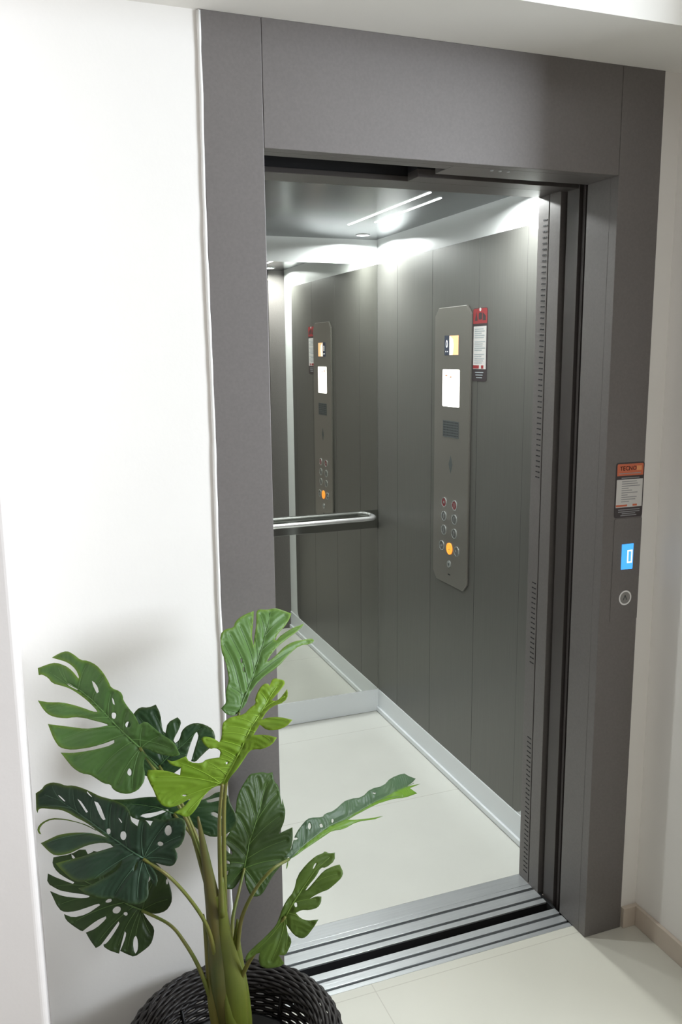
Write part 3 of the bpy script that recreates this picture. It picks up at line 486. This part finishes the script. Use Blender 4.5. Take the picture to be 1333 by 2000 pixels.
 {"k":"K","name":"K","a":[0.027,-0.36,0.575],"u":[0.8118,0.1112,0.5732],"v":[-0.5479,0.4843,0.6821],"n":[-0.2018,-0.8678,0.4541],"f":[0.12,0.6,0.5],"o":[[2,14],[19,20],[44,22],[68,38],[95,41],[121,38],[134,31],[140,31],[143,22],[153,14],[142,3],[120,7],[112,15],[95,10],[71,8],[61,6],[65,4],[87,5],[111,7],[132,-1],[144,-9],[139,-25],[129,-29],[115,-28],[95,-26],[84,-20],[69,-14],[55,-11],[69,-17],[76,-25],[68,-32],[57,-34],[42,-25],[30,-13],[19,-10],[19,-24],[26,-37],[43,-50],[24,-54],[3,-56],[-6,-50],[-11,-36],[-10,-16],[-8,-11],[-18,-25],[-20,-40],[-33,-46],[-47,-50],[-56,-40],[-58,-58],[-67,-58],[-86,-44],[-95,-30],[-89,-17],[-79,-11],[-91,-6],[-110,-3],[-102,5],[-81,5],[-53,2],[-26,1],[-11,7]],"h":[[[31,-1],[29,-3],[26,-2],[26,0],[27,3],[30,5],[32,4],[33,2]],[[106,25],[101,24],[99,25],[101,26],[105,28],[109,29],[112,28],[110,26]]],"m":[[0,0],[31,8],[65,14],[99,20],[139,15]],"s":[[0.0,-100,-1],[0.0,-78,-40],[0.0,-43,-46],[0.05,30,-47],[0.2,67,-23],[0.4,133,-20],[0.1,30,22]]},
]
PETIOLES = {"A": [[-0.224, -0.25, 0.93], [-0.181, -0.24, 0.843], [-0.14, -0.25, 0.757], [-0.116, -0.26, 0.65], [-0.096, -0.265, 0.533], [-0.088, -0.27, 0.44]], "B": [[-0.172, -0.12, 0.822], [-0.141, -0.17, 0.766], [-0.114, -0.22, 0.69], [-0.101, -0.25, 0.629], [-0.087, -0.265, 0.542]], "C": [[-0.103, -0.42, 0.914], [-0.102, -0.38, 0.824], [-0.094, -0.33, 0.698], [-0.086, -0.29, 0.559]], "E": [[-0.238, -0.32, 0.74], [-0.196, -0.34, 0.707], [-0.156, -0.33, 0.642], [-0.122, -0.31, 0.563], [-0.105, -0.29, 0.483], [-0.094, -0.28, 0.389]], "G": [[-0.233, -0.2, 0.551], [-0.185, -0.24, 0.534], [-0.161, -0.27, 0.508], [-0.136, -0.28, 0.452], [-0.116, -0.28, 0.378], [-0.097, -0.27, 0.286]], "F": [[-0.149, -0.14, 0.717], [-0.119, -0.2, 0.685], [-0.098, -0.25, 0.617], [-0.084, -0.26, 0.526]], "I": [[-0.005, -0.16, 0.568], [-0.027, -0.19, 0.533], [-0.049, -0.22, 0.493], [-0.057, -0.25, 0.44]], "J": [[0.055, -0.3, 0.658], [0.013, -0.32, 0.657], [-0.02, -0.31, 0.615], [-0.043, -0.29, 0.551], [-0.052, -0.28, 0.489], [-0.058, -0.27, 0.407]], "K": [[0.027, -0.36, 0.575], [-0.001, -0.35, 0.535], [-0.028, -0.33, 0.492], [-0.048, -0.3, 0.426], [-0.06, -0.28, 0.355]], "D": [[-0.034, -0.28, 0.983], [-0.046, -0.27, 0.919], [-0.066, -0.27, 0.813], [-0.072, -0.27, 0.702], [-0.075, -0.27, 0.554]]}

plant = thing('potted_monstera', (CX, CY, .010), 'monstera plant with large split leaves, standing in the dark wicker planter', 'potted plant')
b = MB(); b.lathe((CX, CY, 0), [(0, .010), (.110, .010), (.143, .180), (.149, .182), (.149, .190), (.140, .190), (.134, .160), (0, .160)], 40); b.build('nursery_pot', 'potblack', plant)
b = MB(); pf = [(0, .166)] + [(r, .164 + .003 * sin(r * 300)) for r in (.02, .04, .06, .08, .10, .1345)]; b.lathe((CX, CY, 0), pf, 40); b.build('soil', 'soil', plant)

LEAFCOL = dict(A=((.062, .138, .032), (.088, .180, .046), (.15, .25, .015)), B=((.016, .045, .018), (.028, .065, .020), (.07, .10, .015)),
    C=((.150, .270, .014), (.200, .330, .030), (.22, .33, .02)), D=((.085, .175, .035), (.11, .215, .055), (.16, .27, .03)),
    E=((.020, .048, .026), (.034, .070, .040), (.12, .18, .015)), G=((.022, .045, .012), (.034, .062, .016), (.035, .06, .015)),
    I=((.035, .072, .014), (.055, .10, .02), (.05, .11, .015)), J=((.060, .110, .055), (.085, .140, .070), (.13, .25, .02)), K=((.062, .110, .016), (.090, .15, .022), (.08, .14, .02)))
VEINK = dict(A=1.35, B=1.5, C=1.35, D=.72, E=2.1, G=2.2, I=1.9, J=1.15, K=1.4)
LEAFLAB = dict(A='mid-green leaf with deep slits, upper left', B='dark green leaf', C='bright lime-green leaf folded upwards', D='topmost mid-green leaf before the door frame', E='dark bluish-green leaf on the left',
    G='dark olive leaf, lowest on the left', I='olive leaf behind the stems', J='long narrow leaf reaching to the right', K='small olive leaf, lowest on the right')
def leaf_mat(k):
    a, c2, rim = LEAFCOL[k]
    m = mat('leaf_' + {'A': 'mid_green', 'B': 'deep_green', 'C': 'lime', 'D': 'green', 'E': 'bluish_green', 'G': 'dark_olive', 'I': 'olive', 'J': 'grey_green', 'K': 'light_olive'}[k], a, .44, color2=c2, vscale=22, spec=.32, bump=(160, .12))
    nt = m.node_tree; N = nt.nodes; L = nt.links; b = N['Principled BSDF']; ramp = b.inputs['Base Color'].links[0].from_node
    at = N.new('ShaderNodeAttribute'); at.attribute_name = 'rim'; mx = N.new('ShaderNodeMixRGB'); mx.inputs[2].default_value = (*rim, 1)
    L.new(at.outputs['Fac'], mx.inputs[0]); L.new(ramp.outputs[0], mx.inputs[1]); L.new(mx.outputs[0], b.inputs['Base Color'])
    tr = N.new('ShaderNodeBsdfTranslucent'); tr.inputs[0].default_value = (a[0] * 1.8, a[1] * 1.7, a[2], 1); ms = N.new('ShaderNodeMixShader'); ms.inputs[0].default_value = .12
    out = N['Material Output']; L.new(b.outputs[0], ms.inputs[1]); L.new(tr.outputs[0], ms.inputs[2]); L.new(ms.outputs[0], out.inputs[0]); return m
LM = {k: leaf_mat(k) for k in LEAFCOL}
VM = {k: mat('vein_' + n.name[5:], tuple(min(.8, c * VEINK[k]) for c in LEAFCOL[k][1]), .45) for k, n in LM.items()}
def inside(p, poly):
    x, y = p; r = False; j = len(poly) - 1
    for i in range(len(poly)):
        xi, yi = poly[i]; xj, yj = poly[j]
        if (yi > y) != (yj > y) and x < (xj - xi) * (y - yi) / (yj - yi) + xi: r = not r
        j = i
    return r
def sdist(p, a, b):
    ax, ay = a; bx, by = b; dx, dy = bx - ax, by - ay; l = dx * dx + dy * dy
    t = 0 if l == 0 else max(0, min(1, ((p[0] - ax) * dx + (p[1] - ay) * dy) / l)); return math.hypot(p[0] - ax - t * dx, p[1] - ay - t * dy)
def smooth_poly(P, closed=True):
    """one corner-cutting pass that keeps sharp tips and notches"""
    out = []; k = len(P)
    for i in range(k):
        a, b, c = Vector(P[i - 1]), Vector(P[i]), Vector(P[(i + 1) % k]); d1, d2 = b - a, c - b
        if d1.length < 1e-6 or d2.length < 1e-6: continue
        ang = abs(d1.angle(d2, 0))
        if ang > 1.25 or ang < .05: out.append(tuple(b))
        else: out += [tuple(b - d1 * .24), tuple(b + d2 * .24)]
    return out
def qcurve(a, b, bend, n=16):
    a, b = Vector(a), Vector(b); d = b - a; m_ = (a + b) / 2 + Vector((-d.y, d.x)) * bend
    return [tuple(a * (1 - t) ** 2 + m_ * 2 * t * (1 - t) + b * t * t) for t in [i / n for i in range(n + 1)]]
JS = -1
def make_leaf(L):
    g = lambda P: [(x / 1000, y / 1000) for x, y in P]
    f, bv, bu = L['f']; out = smooth_poly(g(L['o'])); holes = [smooth_poly(g(h)) for h in L['h']]; mid = g(L['m'])
    seg = [math.dist(mid[i], mid[i + 1]) for i in range(len(mid) - 1)]; tot = sum(seg)
    def onmid(t):
        d = t * tot
        for i, s in enumerate(seg):
            if d <= s or i == len(seg) - 1: q = d / s; return (mid[i][0] + (mid[i + 1][0] - mid[i][0]) * q, mid[i][1] + (mid[i + 1][1] - mid[i][1]) * q)
            d -= s
    veins = []
    for t, x, y in L['s']:
        a = onmid(t); e = (a[0] + (x / 1000 - a[0]) * .93, a[1] + (y / 1000 - a[1]) * .93); sgn = 1 if (e[1] - a[1]) > 0 else -1
        veins.append(qcurve(a, e, -.10 * sgn))
    vsegs = [(v[i], v[i + 1]) for v in veins for i in range(len(v) - 1)]; msegs = [(mid[i], mid[i + 1]) for i in range(len(mid) - 1)]
    osegs = [(out[i - 1], out[i]) for i in range(len(out))]
    def height(p):
        u, v = p; h = f * (sqrt(v * v + 1e-4) - .01) - bv * v * v - bu * u * abs(u)
        d = min(sdist(p, *s) for s in vsegs); dm = min(sdist(p, *s) for s in msegs)
        return h - .0030 * exp(-(d / .0045) ** 2) - .003 * exp(-(dm / .005) ** 2) + .0016 * sin(u * 70 + v * 40) + .0010 * cos(d * 2 * pi / .0085)
    pts = list(out); edges = [(i, (i + 1) % len(out)) for i in range(len(out))]
    for h in holes:
        b0 = len(pts); pts += h; edges += [(b0 + i, b0 + (i + 1) % len(h)) for i in range(len(h))]
    xs = [p[0] for p in out]; ys = [p[1] for p in out]; st = .0037; allseg = osegs + [(h[i - 1], h[i]) for h in holes for i in range(len(h))]
    y = min(ys); row = 0
    while y < max(ys):
        x = min(xs) + (st / 2 if row % 2 else 0)
        while x < max(xs):
            if inside((x, y), out) and not any(inside((x, y), h) for h in holes) and min(sdist((x, y), *s) for s in allseg) > .0018: pts.append((x, y))
            x += st
        y += st * .87; row += 1
    r = delaunay_2d_cdt([Vector(p) for p in pts], edges, [], 0, 1e-6)
    P2 = [tuple(v) for v in r[0]]; tris = []
    for tr in r[2]:
        c = (sum(P2[i][0] for i in tr) / 3, sum(P2[i][1] for i in tr) / 3)
        if inside(c, out) and not any(inside(c, h) for h in holes): tris.append(tuple(tr))
    A, U, Vv, Nn = Vector(L['a']), Vector(L['u']), Vector(L['v']), Vector(L['n'])
    def w(p, off=0): return A + U * p[0] + Vv * p[1] + Nn * (height(p) + off)
    k = len(P2); top = [w(p) for p in P2]; th = .0009; bot = [q - Nn * th for q in top]
    if L['k'] == 'J': rim = []; 
    if L['k'] == 'J':
        for p in P2:      # the lower half of this leaf, below its midrib, is a brighter green
            vm = next((a[1] + (b_[1] - a[1]) * (p[0] - a[0]) / (b_[0] - a[0]) for a, b_ in msegs if a[0] <= p[0] <= b_[0]), mid[-1][1] if p[0] > 0 else 0)
            rim.append(.9 * min(1, max(0, (vm - p[1]) / .003 + .3)))
    else: rim = [max(0, 1 - min(sdist(p, *s) for s in osegs) / .008) ** 1.5 * .85 * min(1, math.hypot(*p) / .16) ** 2 for p in P2]
    mb = MB(); cnt = {}
    for a, b_, c in tris:
        for e in ((a, b_), (b_, c), (c, a)): cnt.setdefault(tuple(sorted(e)), []).append(e)
    sides = [es[0] for es in cnt.values() if len(es) == 1]
    mb.add(top + bot, tris + [(a + k, c + k, b_ + k) for a, b_, c in tris] + [(e[1], e[0], e[0] + k, e[1] + k) for e in sides], 0, True)
    nleaf = len(mb.v)
    n_ = len(mid) * 3; mp = [onmid(i / n_) for i in range(n_ + 1)]
    mb.tube([w(p, .0002) for p in mp], [.0019 * (1 - .7 * i / n_) for i in range(n_ + 1)], 6, 1)
    mb.tube([w(p, -.0012) for p in mp], [.0019 * (1 - .7 * i / n_) for i in range(n_ + 1)], 6, 1)
    for v in veins:
        runs = [[]]
        for i, p in enumerate(v):
            if inside(p, out) and not any(inside(p, h) for h in holes): runs[-1].append((p, i))
            elif runs[-1]: runs.append([])
        for q in runs:
            if len(q) > 1: mb.tube([w(p, -.0001) for p, i in q], [.0009 * (1 - .6 * i / len(v)) for p, i in q], 5, 1)
    o = mb.build('leaf', [LM[L['k']], VM[L['k']]], plant, label=LEAFLAB[L['k']] if L['name'] != 'F' else 'dark green leaf behind the lower leaves')
    at = o.data.attributes.new('rim', 'FLOAT', 'POINT'); at.data.foreach_set('value', rim + rim + [0.0] * (len(mb.v) - nleaf))
for L in LEAVES: make_leaf(L)

def spline(P, n=8):
    P = [Vector(p) for p in P]; P = [P[0] * 2 - P[1]] + P + [P[-1] * 2 - P[-2]]; out = []
    for i in range(1, len(P) - 2):
        for j in range(n):
            t = j / n; a, b_, c, d = P[i - 1:i + 3]
            out.append(.5 * ((2 * b_) + (c - a) * t + (2 * a - 5 * b_ + 4 * c - d) * t * t + (-a + 3 * b_ - 3 * c + d) * t ** 3))
    return out + [P[-2]]
for k, P in PETIOLES.items():
    q = spline(P); b = MB(); b.tube(q, [.0030 + .0028 * (i / len(q)) ** 1.5 for i in range(len(q))], 8); b.build('petiole', 'petiole', plant)
# thick stem and the sheaths wrapped around it
b = MB(); q = spline([(CX - .008, CY, .148), (-.078, CY, .29), (-.079, CY, .42), (-.086, CY, .53), (-.092, CY, .60)]); b.tube(q, [.033 - .020 * (i / (len(q) - 1)) ** 1.3 for i in range(len(q))], 16); b.build('stem', 'stem', plant)
def sheath(P, R, m, flat=.55, lab=None):
    q = spline(P); n = len(q); rad = [R * (.75 + .25 * sin(pi * min(1, i / n * 1.3))) * (1 - (max(0, i / n - .45) / .55) ** 1.6 * .93) for i in range(n)]
    b = MB(); b.tube(q, rad, 12, flat=flat); b.build('sheath', m, plant, label=lab)
sheath([(-.078, CY - .010, .15), (-.080, CY - .016, .30), (-.092, CY - .014, .42), (-.096, CY - .006, .54), (-.108, CY, .66), (-.122, CY, .775)], .023, 'stemdark', .7, 'green and reddish-brown sheath, the tallest')
sheath([(-.066, CY - .020, .15), (-.064, CY - .025, .30), (-.066, CY - .022, .40), (-.082, CY - .016, .52), (-.081, CY - .012, .64)], .024, 'stem', .7)
sheath([(-.046, CY - .012, .15), (-.048, CY - .012, .28), (-.052, CY - .010, .36), (-.055, CY - .004, .46), (-.050, CY, .53)], .020, 'stem', .7)
sheath([(-.052, CY - .030, .15), (-.062, CY - .034, .25), (-.078, CY - .032, .34), (-.090, CY - .024, .42)], .017, 'stem', .6)
sheath([(-.095, CY - .008, .15), (-.097, CY - .010, .28), (-.104, CY - .008, .36), (-.112, CY - .002, .47), (-.120, CY, .56)], .017, 'petiole', .7)
